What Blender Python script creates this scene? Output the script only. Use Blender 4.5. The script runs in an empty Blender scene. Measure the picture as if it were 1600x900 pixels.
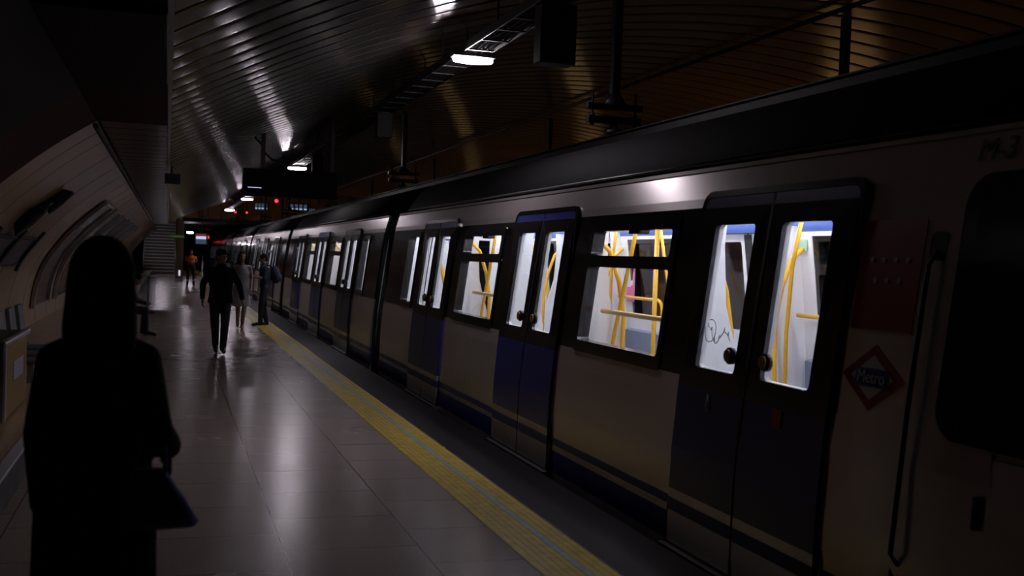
import bpy, bmesh, math, random
from math import sin, cos, pi, sqrt, atan2
from mathutils import Vector, Matrix
random.seed(7)
SC = bpy.context.scene
COL = SC.collection

# ------------------------------------------------------------------ camera, world, exposure
EYE = 1.75
F_PX = 1720.0
def make_camera():
    a = Vector(((262-800)/F_PX, (450-388)/F_PX, -1)).normalized()   # platform direction seen from the camera
    b = Vector((1, -0.036, 0))                                      # slightly tilted horizon
    u = b.cross(a).normalized()
    if u.y < 0: u = -u
    r = a.cross(u)
    m = Matrix((r, a, u))                                           # camera -> world
    cd = bpy.data.cameras.new('camera'); co = bpy.data.objects.new('camera', cd); COL.objects.link(co)
    cd.sensor_width = 36.0; cd.lens = F_PX/1600*36.0
    cd.clip_start = 0.05; cd.clip_end = 300
    cd.dof.use_dof = True; cd.dof.focus_distance = 12.0; cd.dof.aperture_fstop = 2.8
    co.matrix_world = Matrix.Translation((0, 0, EYE)) @ m.to_4x4()
    SC.camera = co
make_camera()
w = bpy.data.worlds.new('world'); SC.world = w; w.use_nodes = True
w.node_tree.nodes['Background'].inputs[0].default_value = (0.5, 0.42, 0.5, 1)
w.node_tree.nodes['Background'].inputs[1].default_value = 0.0
SC.view_settings.view_transform = 'Standard'; SC.view_settings.look = 'None'
SC.view_settings.exposure = -0.15; SC.view_settings.gamma = 1.0
SC.view_settings.use_curve_mapping = False
LAMP_E = 130.0       # platform fluorescents
CAR_E = 12.0         # light strips inside the train
TINT_E = 6.0         # added unseen warm lamps that tint the vault

# ------------------------------------------------------------------ materials
def mat(name, col, rough=0.5, metal=0.0, spec=0.5, noise=0.0, nscale=20, emit=None, es=0.0, bump=0.0):
    m = bpy.data.materials.new(name); m.use_nodes = True
    nt = m.node_tree; p = nt.nodes['Principled BSDF']
    p.inputs['Base Color'].default_value = (*col, 1)
    p.inputs['Roughness'].default_value = rough; p.inputs['Metallic'].default_value = metal
    p.inputs['Specular IOR Level'].default_value = spec
    if noise or bump:
        tc = nt.nodes.new('ShaderNodeTexCoord'); n = nt.nodes.new('ShaderNodeTexNoise')
        n.inputs['Scale'].default_value = nscale; n.inputs['Detail'].default_value = 6
        nt.links.new(tc.outputs['Object'], n.inputs['Vector'])
        if noise:
            r = nt.nodes.new('ShaderNodeValToRGB')
            r.color_ramp.elements[0].position = .3; r.color_ramp.elements[1].position = .7
            r.color_ramp.elements[0].color = (*[c*(1-noise) for c in col], 1)
            r.color_ramp.elements[1].color = (*[min(1, c*(1+noise)) for c in col], 1)
            nt.links.new(n.outputs['Fac'], r.inputs['Fac']); nt.links.new(r.outputs['Color'], p.inputs['Base Color'])
        if bump:
            bn = nt.nodes.new('ShaderNodeBump'); bn.inputs['Strength'].default_value = bump; bn.inputs['Distance'].default_value = .01
            nt.links.new(n.outputs['Fac'], bn.inputs['Height']); nt.links.new(bn.outputs['Normal'], p.inputs['Normal'])
    if emit:
        p.inputs['Emission Color'].default_value = (*emit, 1); p.inputs['Emission Strength'].default_value = es
    return m
def glass_mat(name, tint=(.9, .9, .93), rough=.02):
    m = bpy.data.materials.new(name); m.use_nodes = True; nt = m.node_tree; nt.nodes.clear()
    o = nt.nodes.new('ShaderNodeOutputMaterial'); mx = nt.nodes.new('ShaderNodeMixShader')
    t = nt.nodes.new('ShaderNodeBsdfTransparent'); g = nt.nodes.new('ShaderNodeBsdfGlossy'); f = nt.nodes.new('ShaderNodeLayerWeight'); pw = nt.nodes.new('ShaderNodeMath'); ml = nt.nodes.new('ShaderNodeMath')
    t.inputs[0].default_value = (*tint, 1); g.inputs['Roughness'].default_value = rough; pw.operation = 'POWER'; pw.inputs[1].default_value = 4.0; ml.operation = 'MULTIPLY_ADD'; ml.inputs[1].default_value = .3; ml.inputs[2].default_value = .03; nt.links.new(f.outputs['Facing'], pw.inputs[0]); nt.links.new(pw.outputs[0], ml.inputs[0])
    nt.links.new(ml.outputs[0], mx.inputs[0]); nt.links.new(t.outputs[0], mx.inputs[1]); nt.links.new(g.outputs[0], mx.inputs[2])
    nt.links.new(mx.outputs[0], o.inputs['Surface'])
    return m
def aniso(m, tangent, amount):
    nt = m.node_tree; p = nt.nodes['Principled BSDF']; c = nt.nodes.new('ShaderNodeCombineXYZ')
    for k in range(3): c.inputs[k].default_value = tangent[k]
    nt.links.new(c.outputs[0], p.inputs['Tangent']); p.inputs['Anisotropic'].default_value = amount
    return m
def tile_mat():
    m = bpy.data.materials.new('polished_tiles'); m.use_nodes = True; nt = m.node_tree; p = nt.nodes['Principled BSDF']
    tc = nt.nodes.new('ShaderNodeTexCoord'); br = nt.nodes.new('ShaderNodeTexBrick')
    br.offset = 0.5; br.inputs['Scale'].default_value = 1.0
    br.inputs['Brick Width'].default_value = .8; br.inputs['Row Height'].default_value = .8
    br.inputs['Mortar Size'].default_value = .004; br.inputs['Mortar Smooth'].default_value = .2
    br.inputs['Color1'].default_value = (.36, .27, .235, 1); br.inputs['Color2'].default_value = (.39, .295, .26, 1)
    br.inputs['Mortar'].default_value = (.03, .026, .026, 1)
    mp = nt.nodes.new('ShaderNodeMapping'); mp.inputs['Rotation'].default_value = (0, 0, pi/2)
    mp.inputs['Location'].default_value = (.1, .1, 0)
    nt.links.new(tc.outputs['Object'], mp.inputs[0]); nt.links.new(mp.outputs[0], br.inputs['Vector'])
    n = nt.nodes.new('ShaderNodeTexNoise'); n.inputs['Scale'].default_value = 90; n.inputs['Detail'].default_value = 4
    nt.links.new(tc.outputs['Object'], n.inputs['Vector'])
    n2 = nt.nodes.new('ShaderNodeTexNoise'); n2.inputs['Scale'].default_value = 1.3; n2.inputs['Detail'].default_value = 7
    nt.links.new(tc.outputs['Object'], n2.inputs['Vector'])
    mx = nt.nodes.new('ShaderNodeMix'); mx.data_type = 'RGBA'; mx.blend_type = 'MULTIPLY'; mx.inputs['Factor'].default_value = .5
    nt.links.new(br.outputs['Color'], mx.inputs['A']); nt.links.new(n.outputs['Fac'], mx.inputs['B'])
    nt.links.new(mx.outputs['Result'], p.inputs['Base Color'])
    mr = nt.nodes.new('ShaderNodeMapRange'); mr.inputs['From Min'].default_value = .3; mr.inputs['From Max'].default_value = .7
    mr.inputs['To Min'].default_value = .22; mr.inputs['To Max'].default_value = .28
    nt.links.new(n2.outputs['Fac'], mr.inputs['Value']); nt.links.new(mr.outputs['Result'], p.inputs['Roughness'])
    bn = nt.nodes.new('ShaderNodeBump'); bn.inputs['Strength'].default_value = .05; bn.inputs['Distance'].default_value = .006
    n3 = nt.nodes.new('ShaderNodeTexNoise'); n3.inputs['Scale'].default_value = 5; nt.links.new(tc.outputs['Object'], n3.inputs['Vector'])
    nt.links.new(n3.outputs['Fac'], bn.inputs['Height']); nt.links.new(bn.outputs['Normal'], p.inputs['Normal'])
    return m
M = dict(
    tile=tile_mat(),
    granite=mat('edge_granite', (.012, .010, .013), .55, 0, .15, noise=.3, nscale=60),
    yellow=mat('tactile_yellow', (.62, .46, .05), .4, noise=.2, nscale=9),
    worn=mat('worn_centre_line', (.36, .42, .40), .4, noise=.2, nscale=14),
    concrete=mat('dark_concrete', (.05, .045, .045), .8, noise=.4, nscale=4),
    vault=aniso(mat('grey_lacquered_slat', (.21, .185, .18), .25, .65, .6), (0, 1, 0), .88),
    vault_o=aniso(mat('ochre_lacquered_slat', (.36, .19, .055), .36, .3, .6), (0, 1, 0), .8),
    groove=mat('slat_joint', (.012, .01, .01), .7),
    cream=mat('cream_wall_panel', (.46, .30, .16), .32, 0, .5, noise=.06, nscale=3),
    black=mat('plain_black', (.004, .0035, .004), .6, 0, .15),  # black surfaces, and shade put into the near wall and soffit
    maroon=mat('unlit_red_band', (.05, .006, .004), .6, 0, .1),
    trimw=mat('pale_trim', (.45, .43, .46), .4),
    steel=mat('brushed_steel', (.42, .42, .45), .3, .9),
    darkm=mat('dark_steel', (.02, .019, .022), .45, .3),
    galv=mat('galvanised_tray', (.16, .15, .16), .4, .6),
    traym=mat('dark_tray', (.035, .03, .03), .5, .3),
    orange=mat('orange_fascia', (.60, .25, .03), .45, noise=.2, nscale=2),
    lens=mat('lamp_lens', (.9, .9, .9), .4, emit=(1.0, .89, .98), es=LAMP_E),
    lensw=mat('tint_lamp_lens', (.9, .9, .9), .4, emit=(1.0, .62, .25), es=TINT_E),
    silver=aniso(mat('train_silver', (.72, .67, .67), .26, .65, .6), (0, 0, 1), .92),
    blue=mat('train_blue', (.014, .026, .20), .28, 0, .6),
    tband=mat('train_black_band', (.010, .009, .010), .16, 0, .6),
    troof=mat('train_roof', (.007, .006, .007), .8, 0, .1),
    rubber=mat('rubber', (.012, .012, .013), .7),
    white=mat('interior_white', (.78, .78, .80), .35),
    igrey=mat('interior_grey', (.42, .43, .46), .45),
    ifloor=mat('interior_floor', (.10, .11, .14), .5),
    iblue=mat('interior_blue', (.05, .11, .38), .4),
    seat=mat('seat_blue', (.20, .24, .34), .5),
    pole=mat('yellow_pole', (.85, .46, .03), .3),
    bronze=mat('door_button', (.30, .19, .05), .35, .5),
    strip=mat('car_light_strip', (.9, .9, .9), .4, emit=(.93, .95, 1.0), es=CAR_E),
    pane=glass_mat('window_glass'),
    darkpane=glass_mat('dark_glass', (.05, .05, .06), .04),
    red=mat('red_sticker', (.42, .012, .02), .4),
    swhite=mat('sticker_white', (.75, .75, .75), .4),
    sblue=mat('sticker_blue', (.02, .05, .35), .4),
    pink=mat('pink_poster', (.75, .16, .38), .5),
    green=mat('green_sign', (.38, .62, .45), .5),
    skin=mat('skin', (.24, .14, .10), .6),
    hair=mat('dark_hair', (.008, .006, .005), .8, 0, .1),
    coat=mat('black_coat', (.005, .005, .006), .9, 0, .1),
    bluecoat=mat('navy_cloth', (.012, .018, .04), .8),
    jeans=mat('dark_trousers', (.010, .011, .018), .8),
    skirt=mat('dark_blue_skirt', (.02, .024, .06), .8),
    dress=mat('grey_dress', (.25, .23, .25), .8),
    shoe=mat('black_shoe', (.008, .008, .008), .4),
    tote=mat('purple_tote', (.30, .26, .58), .8, noise=.3, nscale=12),
    hivis=mat('orange_hivis', (.80, .10, .015), .6),
    refl=mat('reflective_band', (.6, .6, .55), .3),
    cabinet=mat('yellow_cabinet', (.22, .13, .025), .5),
    label=mat('grey_label', (.35, .34, .40), .5),
    seatback=mat('grey_plastic', (.10, .10, .13), .5),
    bagp=glass_mat('clear_bag', (.72, .72, .76), .25),
    adpanel=mat('dark_poster', (.05, .035, .03), .15, noise=.6, nscale=3),
    adblue=mat('blue_map_panel', (.07, .08, .17), .35, noise=.4, nscale=6),
    screen=mat('monitor_picture', (.05, .05, .1), .3, emit=(.55, .6, .85), es=1.1),
    screen_d=mat('monitor_dark_picture', (.05, .05, .1), .3, emit=(.10, .16, .24), es=.35),
    screen_r=mat('monitor_red_band', (.1, .02, .02), .3, emit=(.5, .05, .06), es=.35),
    redlamp=mat('red_signal', (.5, .02, .02), .4, emit=(1, .03, .05), es=3),
    exitg=mat('exit_sign_green', (.04, .14, .05), .4, emit=(.25, .4, .16), es=.10),
    step=mat('stair_stone', (.05, .045, .045), .5),
    nosing=mat('step_nosing', (.5, .48, .46), .4),
    column=mat('brown_column', (.22, .12, .05), .4),
)

# ------------------------------------------------------------------ mesh helpers
def V(*a): return Vector(a)
class B:
    def __init__(s, mats): s.bm = bmesh.new(); s.mats = mats if isinstance(mats, (list, tuple)) else [mats]; s.mi = 0
    def face(s, pts, mi=None, smooth=False):
        vs = [s.bm.verts.new(p) for p in pts]
        f = s.bm.faces.new(vs); f.material_index = s.mi if mi is None else mi; f.smooth = smooth; return f
    def box(s, x0, x1, y0, y1, z0, z1, mi=None, bev=0.0):
        g = bmesh.ops.create_cube(s.bm, size=1)
        for v in g['verts']:
            v.co = V((x0+x1)/2+v.co.x*(x1-x0), (y0+y1)/2+v.co.y*(y1-y0), (z0+z1)/2+v.co.z*(z1-z0))
        fs = {f for v in g['verts'] for f in v.link_faces}
        for f in fs: f.material_index = s.mi if mi is None else mi
        if bev > 0:
            es = list({e for v in g['verts'] for e in v.link_edges})
            r = bmesh.ops.bevel(s.bm, geom=es, offset=bev, segments=2, affect='EDGES', profile=.5)
            for f in r['faces']: f.material_index = s.mi if mi is None else mi
        return s
    def tube(s, pts, r, seg=10, mi=None, cap=True):
        pts = [Vector(p) for p in pts]; n = len(pts); rr = r if isinstance(r, (list, tuple)) else [r]*n
        rings = []; ref = None
        for i, p in enumerate(pts):
            t = (pts[min(i+1, n-1)]-pts[max(i-1, 0)]).normalized()
            if ref is None: ref = t.orthogonal().normalized()
            a = (ref - t*ref.dot(t)).normalized(); ref = a; b = t.cross(a)
            rings.append([s.bm.verts.new(p+(a*cos(2*pi*k/seg)+b*sin(2*pi*k/seg))*rr[i]) for k in range(seg)])
        for i in range(n-1):
            for k in range(seg):
                f = s.bm.faces.new([rings[i][k], rings[i][(k+1) % seg], rings[i+1][(k+1) % seg], rings[i+1][k]])
                f.smooth = True; f.material_index = s.mi if mi is None else mi
        if cap:
            for rg in (rings[0][::-1], rings[-1]):
                f = s.bm.faces.new(rg); f.material_index = s.mi if mi is None else mi
        return s
    def loft(s, loops, closed=True, cap=True, mi=None, smooth=True):
        rings = [[s.bm.verts.new(p) for p in L] for L in loops]
        for i in range(len(rings)-1):
            m = len(rings[i])
            for k in range(m if closed else m-1):
                f = s.bm.faces.new([rings[i][k], rings[i][(k+1) % m], rings[i+1][(k+1) % m], rings[i+1][k]])
                f.smooth = smooth; f.material_index = s.mi if mi is None else mi
        if cap and closed:
            for rg in (rings[0][::-1], rings[-1]):
                f = s.bm.faces.new(rg); f.material_index = s.mi if mi is None else mi
        return s
    def ell(s, c, rx, ry, rz, rot=None, u=16, v=10, mi=None):
        g = bmesh.ops.create_uvsphere(s.bm, u_segments=u, v_segments=v, radius=1)
        for q in g['verts']:
            p = V(q.co.x*rx, q.co.y*ry, q.co.z*rz)
            if rot: p = rot @ p
            q.co = p + Vector(c)
        for f in {f for q in g['verts'] for f in q.link_faces}:
            f.smooth = True; f.material_index = s.mi if mi is None else mi
        return s
    def cap(s, p0, r0, p1, r1):          # tapered limb with round ends
        p0, p1 = Vector(p0), Vector(p1)
        s.ell(p0, r0, r0, r0, u=14, v=9); s.ell(p1, r1, r1, r1, u=14, v=9)
        s.tube([p0, p1], [r0, r1], seg=14); return s
    def finish(s, recalc=True):
        if recalc: bmesh.ops.recalc_face_normals(s.bm, faces=s.bm.faces[:])
        me = bpy.data.meshes.new('m'); s.bm.to_mesh(me); s.bm.free()
        for m in s.mats: me.materials.append(m)
        return me
    def build(s, name, parent=None, label=None, recalc=True):
        me = s.finish(recalc); me.name = name
        o = bpy.data.objects.new(name, me); COL.objects.link(o); o.parent = parent
        if label: o['label'] = label
        return o
def tag(o, label=None, cat=None, group=None, kind=None):
    if label: o['label'] = label
    if cat: o['category'] = cat
    if group: o['group'] = group
    if kind: o['kind'] = kind
    return o
def empty(name, loc, label=None, cat=None, group=None, rz=0):
    o = bpy.data.objects.new(name, None); COL.objects.link(o); o.location = loc; o.rotation_euler.z = rz
    o.empty_display_size = .2
    return tag(o, label, cat, group)
def struct(o, label=None, cat=None): return tag(o, label, cat, None, 'structure')
def dup(o, parent=None):
    c = o.copy(); COL.objects.link(c)
    if parent is not None: c.parent = parent
    for ch in list(o.children): dup(ch, c)
    return c
def remesh(bld, name, parent, voxel, smooth_it=4, label=None):
    me = bld.finish(); tmp = bpy.data.objects.new('tmp', me); COL.objects.link(tmp)
    m = tmp.modifiers.new('r', 'REMESH'); m.mode = 'VOXEL'; m.voxel_size = voxel; m.use_smooth_shade = True
    sm = tmp.modifiers.new('s', 'SMOOTH'); sm.iterations = smooth_it; sm.factor = .5
    dg = bpy.context.evaluated_depsgraph_get(); dg.update()
    nm = bpy.data.meshes.new_from_object(tmp.evaluated_get(dg)); nm.name = name
    mats = list(me.materials)
    bpy.data.objects.remove(tmp); bpy.data.meshes.remove(me)
    nm.materials.clear()
    for q in mats: nm.materials.append(q)
    for p in nm.polygons: p.use_smooth = True
    o = bpy.data.objects.new(name, nm); COL.objects.link(o); o.parent = parent
    if label: o['label'] = label
    return o
def text_mesh(txt, size, material, depth=.002):
    cu = bpy.data.curves.new('t', 'FONT'); cu.body = txt; cu.size = size; cu.extrude = depth
    cu.align_x = 'CENTER'; cu.align_y = 'CENTER'
    o = bpy.data.objects.new('t', cu); COL.objects.link(o)
    dg = bpy.context.evaluated_depsgraph_get(); dg.update()
    me = bpy.data.meshes.new_from_object(o.evaluated_get(dg)); bpy.data.objects.remove(o)
    me.materials.clear(); me.materials.append(material)
    return me
def arc(c, r, a0, a1, n, plane='xz'):
    out = []
    for i in range(n+1):
        a = a0+(a1-a0)*i/n
        out.append((c[0]+r*cos(a), c[1], c[2]+r*sin(a)) if plane == 'xz' else (c[0], c[1]+r*cos(a), c[2]+r*sin(a)))
    return out

# ------------------------------------------------------------------ station shell
# platform
b = B([M['tile']]); b.box(-2.45, 2.5, -8, 96, -.25, 0)
struct(b.build('floor'), 'polished beige tile floor of the station platform', 'floor')
b = B([M['granite'], M['concrete']]); b.box(2.5, 3.0, -8, 96, -.25, 0); b.box(2.7, 2.95, -8, 96, -1.2, -.25, mi=1)
struct(b.build('trim_1'), 'dark granite edge of the platform beside the train', 'platform edge')
b = B([M['yellow'], M['worn']])
b.box(2.05, 2.48, -8, 96, 0, .003)
for k in range(9):
    x = 2.075+k*.0475
    if k == 5: b.box(x-.024, x+.026, -8, 96, .003, .005, mi=1)
    else: b.box(x-.019, x+.019, -8, 96, .003, .0045)
tag(b.build('tactile_strip'), 'yellow ribbed warning strip with a worn pale line along the platform edge', 'warning strip')
b = B([M['concrete']]); b.box(2.95, 11.2, -8, 110, -1.4, -1.2)
struct(b.build('track_bed'), 'dark track bed under the train', 'track bed')
for i, x in enumerate((3.68, 5.12, 6.85, 8.29)):
    b = B([M['steel']]); b.box(x-.035, x+.035, -8, 110, -1.08, -1.04); b.box(x-.01, x+.01, -8, 110, -1.17, -1.08); b.box(x-.06, x+.06, -8, 110, -1.2, -1.17)
    tag(b.build('running_rail'), ['steel running rail under the train, platform side', 'steel running rail under the train, far side', 'steel running rail of the empty track, train side', 'steel running rail of the empty track, far platform side'][i], 'rail', 'rails of the two tracks')

# vaulted ceiling of transverse slats
XC, ZT, RV = 7.0, 4.75, 14.5
Y0V, Y1V, PITCH = -8.0, 55.0, .48
def vault_z(x): return ZT-RV+sqrt(RV*RV-(x-XC)**2)
def vault_mesh():
    b = B([M['vault'], M['vault_o'], M['groove']]); bm = b.bm
    nseg = 44; a0 = math.asin(-7.0/RV); xs = [math.asin(-7.0/RV)+(2*math.asin(7.0/RV))*i/nseg for i in range(nseg+1)]
    prof = [(0, .02), (.03, .02), (.045, 0), (.2, -.0028), (.35, -.0042), (.5, -.0047), (.65, -.0042), (.8, -.0028), (.955, 0)]
    rows = []; n = int((Y1V-Y0V)/PITCH)
    for k in range(n+1):
        for (t, d) in prof:
            y = Y0V+(k+t)*PITCH
            if y > Y1V: break
            rows.append((y, d, t))
    prev = None
    for (y, d, t) in rows:
        cur = [bm.verts.new((XC+(RV+d)*sin(a), y, ZT-RV+(RV+d)*cos(a))) for a in xs]
        if prev:
            for i in range(nseg):
                f = bm.faces.new([prev[0][i], prev[0][i+1], cur[i+1], cur[i]])
                g = (t <= .031)
                xm = XC+RV*sin((xs[i]+xs[i+1])/2)
                f.material_index = 2 if g or t <= .046 else (1 if xm > 7.15 else 0)
                f.smooth = not (g or t <= .046)
        prev = (cur,)
    # close the end with a thin face ring
    for i in range(nseg):
        b.face([(XC+RV*sin(xs[i]), Y1V, ZT-RV+RV*cos(xs[i])), (XC+RV*sin(xs[i+1]), Y1V, ZT-RV+RV*cos(xs[i+1])),
                (XC+(RV+.35)*sin(xs[i+1]), Y1V, ZT-RV+(RV+.35)*cos(xs[i+1])), (XC+(RV+.35)*sin(xs[i]), Y1V, ZT-RV+(RV+.35)*cos(xs[i]))], 2)
    return b
struct(vault_mesh().build('ceiling', recalc=False), 'shallow slatted metal vault over platform and tracks, ochre on the far half', 'ceiling')
b = B([M['darkm']]); b.tube([(7.12, -8, vault_z(7.12)-.06), (7.12, 55, vault_z(7.12)-.06)], .03, 8)
struct(b.build('trim_2'), 'dark cable running along the crown of the slatted vault', 'cable')

# left wall, curved
WP = [(-2.40, 0.0), (-2.42, .5), (-2.36, 1.0), (-2.20, 1.45), (-1.97, 1.8), (-1.70, 2.12), (-1.38, 2.42), (-1.04, 2.70), (-.68, 2.95)]
def wallp(t):       # t in 0..8 along the profile, Catmull-Rom
    t = max(0, min(7.9999, t)); i = int(t); f = t-i
    P = [Vector(WP[max(0, min(8, i+k))]) for k in (-1, 0, 1, 2)]
    return .5*((2*P[1])+(-P[0]+P[2])*f+(2*P[0]-5*P[1]+4*P[2]-P[3])*f*f+(-P[0]+3*P[1]-3*P[2]+P[3])*f**3)
def wall_n(t):
    d = wallp(min(t+.05, 7.99))-wallp(max(t-.05, 0)); n = Vector((d.y, -d.x)).normalized()
    return n if n.x > 0 else -n
def wall_pt(t, y, off=0):
    p = wallp(t); n = wall_n(t); return V(p.x+n.x*off, y, p.y+n.y*off)
def wall_patch(b, t0, t1, y0, y1, off0, off1, mi=0, nt=8, frame=None):
    ts = [t0+(t1-t0)*i/nt for i in range(nt+1)]
    loops = []
    for t in ts:
        loops.append([wall_pt(t, y0, off0), wall_pt(t, y1, off0), wall_pt(t, y1, off1), wall_pt(t, y0, off1)])
    b.loft(loops, mi=mi, smooth=False)
b = B([M['cream'], M['groove']])
seams = [11.3, 12.2, 13.2, 15.1, 17.1, 19.1, 21.1]+[21.1+2*k for k in range(1, 29)]
for i in range(len(seams)-1):
    y0, y1 = seams[i], seams[i+1]
    wall_patch(b, 0, 7.99, y0+.02, y1-.02, -.04, 0, 0, 20)
wall_patch(b, 0, 7.99, 11.3, seams[-1], -.06, -.03, 1, 20)
struct(b.build('wall_left'), 'curved cream panelled station wall on the left', 'wall')
b = B([M['black']]); wall_patch(b, 0, 7.99, -8, 9.2, -.06, .0, 0, 20); b.box(-.68, -.0, -8, 9.2, 2.95, 3.15)  # black colour stands in for this stretch being unlit
struct(b.build('trim_3'), 'near wall and soffit, coloured black for being unlit', 'lining')
b = B([M['maroon']]); wall_patch(b, 0, 7.99, 9.2, 11.3, -.06, .0, 0, 20); b.box(-.68, -.0, 9.2, 11.3, 2.95, 3.15)  # red band, its colour darkened because this stretch is unlit
struct(b.build('trim_4'), 'red band on the near wall and soffit, coloured dark for being unlit', 'lining')
b = B([M['vault'], M['groove']])
k = 0; y = 11.3
while y < 57.5:
    b.box(-.68, -.03, y+.02, y+.58, 2.95, 2.98, 0); y += .6
b.box(-.70, 0, 11.3, 58, 2.98, 3.1, 1)
struct(b.build('trim_5'), 'brown slatted flat soffit between wall and vault', 'soffit')
b = B([M['steel']]); b.box(-.03, 0.0, 5, 58, 2.925, 2.975); struct(b.build('trim_6'), 'thin metal edge along the soffit', 'trim')
b = B([M['galv']]); b.tube([(-.69, 11.3, 2.90), (-.69, 58, 2.90)], .028, 8)
struct(b.build('trim_7'), 'grey conduit in the corner of wall and soffit', 'conduit')
# plinth
b = B([M['concrete'], M['trimw'], M['cream']])
b.box(-2.4, -.98, -2, 78, 0, .23, 2); b.box(-1.04, -.965, -2, 78, .23, .255, 1); b.box(-.985, -.975, -2, 78, 0, .23, 0)
struct(b.build('baseboard_left'), 'low raised plinth with a pale edge along the left wall', 'plinth')
# hanging black header box near the camera
b = B([M['black']]); b.box(-.66, -.03, 5.75, 8.2, 2.9, 2.95, bev=.01)
struct(b.build('trim_8'), 'black ceiling panel overhead at the near left', 'ceiling panel')

# end hall beyond the vault
b = B([M['black']]); b.box(-2.6, 14.5, 55, 110, 5.2, 5.3); b.box(.85, 14.5, 64.3, 110, 3.32, 3.5); b.box(.75, .85, 64.3, 95, 0, 5.2)
struct(b.build('ceiling_end'), 'black ceiling of the hall beyond the vault', 'ceiling')
b = B([M['orange'], M['darkm']]); b.box(.75, 14.2, 64, 64.3, 3.5, 5.2, 0); b.box(.75, 14.2, 63.95, 64.3, 3.28, 3.5, 1)
for k in range(11): b.box(1.6+k*1.2, 1.64+k*1.2, 63.97, 64, 3.5, 5.2, 1)
struct(b.build('wall_end_fascia'), 'orange fascia across the hall above the tracks', 'fascia')
b = B([M['black']]); b.box(-2.7, 14.5, 110, 110.2, -1.4, 5.3); struct(b.build('wall_back'), 'black end of the hall', 'wall')
b = B([M['cream']]); b.box(-2.6, -2.42, 55, 110, 0, 5.2); struct(b.build('wall_left_end'), 'side wall of the far hall', 'wall')
b = B([M['black']]); b.box(-2.6, 14.5, -8.2, -8, -1.4, 5.3); struct(b.build('wall_front'), 'black wall closing the station behind the camera', 'wall')
# opposite platform and wall
b = B([M['tile']]); b.box(9.2, 13.9, -8, 110, -.25, 0); b.box(9.3, 9.5, -8, 110, -1.2, -.25)
struct(b.build('floor_opposite'), 'opposite platform beyond the tracks', 'platform')
b = B([M['cream'], M['groove']])
for k in range(59): b.box(13.95, 14.1, -8+2*k+.02, -6+2*k-.02, 0, 3.0, 0)
b.box(14.0, 14.15, -8, 110, -1.4, 5.2, 1)
struct(b.build('wall_right'), 'panelled wall of the opposite platform', 'wall')

# stairs
st = empty('staircase', (0, 78, 0), 'stone staircase with pale step edges rising at the far end of the platform', 'stairs')
b = B([M['step']])
for k in range(18): b.box(-1.6, .55, k*.36, 9.5, k*.22, (k+1)*.22)
b.build('steps', st)
for k in range(18):
    b = B([M['nosing']]); b.box(-1.58, .53, k*.36-.02, k*.36+.045, (k+1)*.22-.035, (k+1)*.22+.006); b.build('nosing', st)
for x in (-1.55, .5):
    b = B([M['steel']]); b.tube([(x, -.15, 0), (x, -.15, 1.6 if x > 0 else .95)], .025 if x > 0 else .02); b.tube([(x, -.15, .95), (x, 6.9, 4.75)], .02)
    for k in range(1, 6): b.tube([(x, k*1.2, k*.66), (x, k*1.2, k*.66+1.05)], .015)
    b.build('handrail', st)

# ------------------------------------------------------------------ trains
XT = 4.4                       # centre line of the track
ZP = [(-.3, 3.17), (-.1, 3.15), (.5, 3.155), (.9, 3.18), (1.1, 3.205), (1.5, 3.25), (2.0, 3.315), (2.2, 3.35), (2.4, 3.41)]
def hw(z):
    for (z0, x0), (z1, x1) in zip(ZP, ZP[1:]):
        if z <= z1 or (z1, x1) == ZP[-1]:
            return XT-(x0+(x1-x0)*(z-z0)/(z1-z0))
def sp(y, z, d=0): return V(-hw(z)+d, y, z)       # a point on the left body side, d inwards
def rrect(y0, y1, z0, z1, r=.05, n=4, rs=None):
    """rounded rectangle; rs = radii for corners (y1z0, y1z1, y0z1, y0z0)"""
    rs = rs or (r, r, r, r); out = []
    for (cy, cz, a, q) in ((y1-rs[0], z0+rs[0], -pi/2, rs[0]), (y1-rs[1], z1-rs[1], 0, rs[1]), (y0+rs[2], z1-rs[2], pi/2, rs[2]), (y0+rs[3], z0+rs[3], pi, rs[3])):
        for i in range(n+1):
            t = a+pi/2*i/n; out.append((cy+q*cos(t), cz+q*sin(t)))
    return out
def ring(b, outer, inner, d0, d1, mi=0):
    Lo0 = [sp(y, z, d0) for y, z in outer]; Li0 = [sp(y, z, d0) for y, z in inner]
    Lo1 = [sp(y, z, d1) for y, z in outer]; Li1 = [sp(y, z, d1) for y, z in inner]
    b.loft([Lo0, Li0, Li1, Lo1, Lo0], cap=False, mi=mi, smooth=False)
def slab(b, loop, d0, d1, mi=0):
    b.loft([[sp(y, z, d0) for y, z in loop], [sp(y, z, d1) for y, z in loop]], mi=mi, smooth=False)
def gridskin(b, ycuts, zcuts, fn, d0, d1):
    """cells on the body profile with thickness; fn(yc, zc) -> material index or None"""
    for y0, y1 in zip(ycuts, ycuts[1:]):
        for z0, z1 in zip(zcuts, zcuts[1:]):
            mi = fn((y0+y1)/2, (z0+z1)/2)
            if mi is None: continue
            b.loft([[sp(y0, z0, d0), sp(y1, z0, d0), sp(y1, z1, d0), sp(y0, z1, d0)],
                    [sp(y0, z0, d1), sp(y1, z0, d1), sp(y1, z1, d1), sp(y0, z1, d1)]], mi=mi, smooth=False)
DOORS = (-4.05, 0.0, 4.05); DH = .83
WINS = (-2.03, 2.03); WH = .76
END = 7.1
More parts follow.
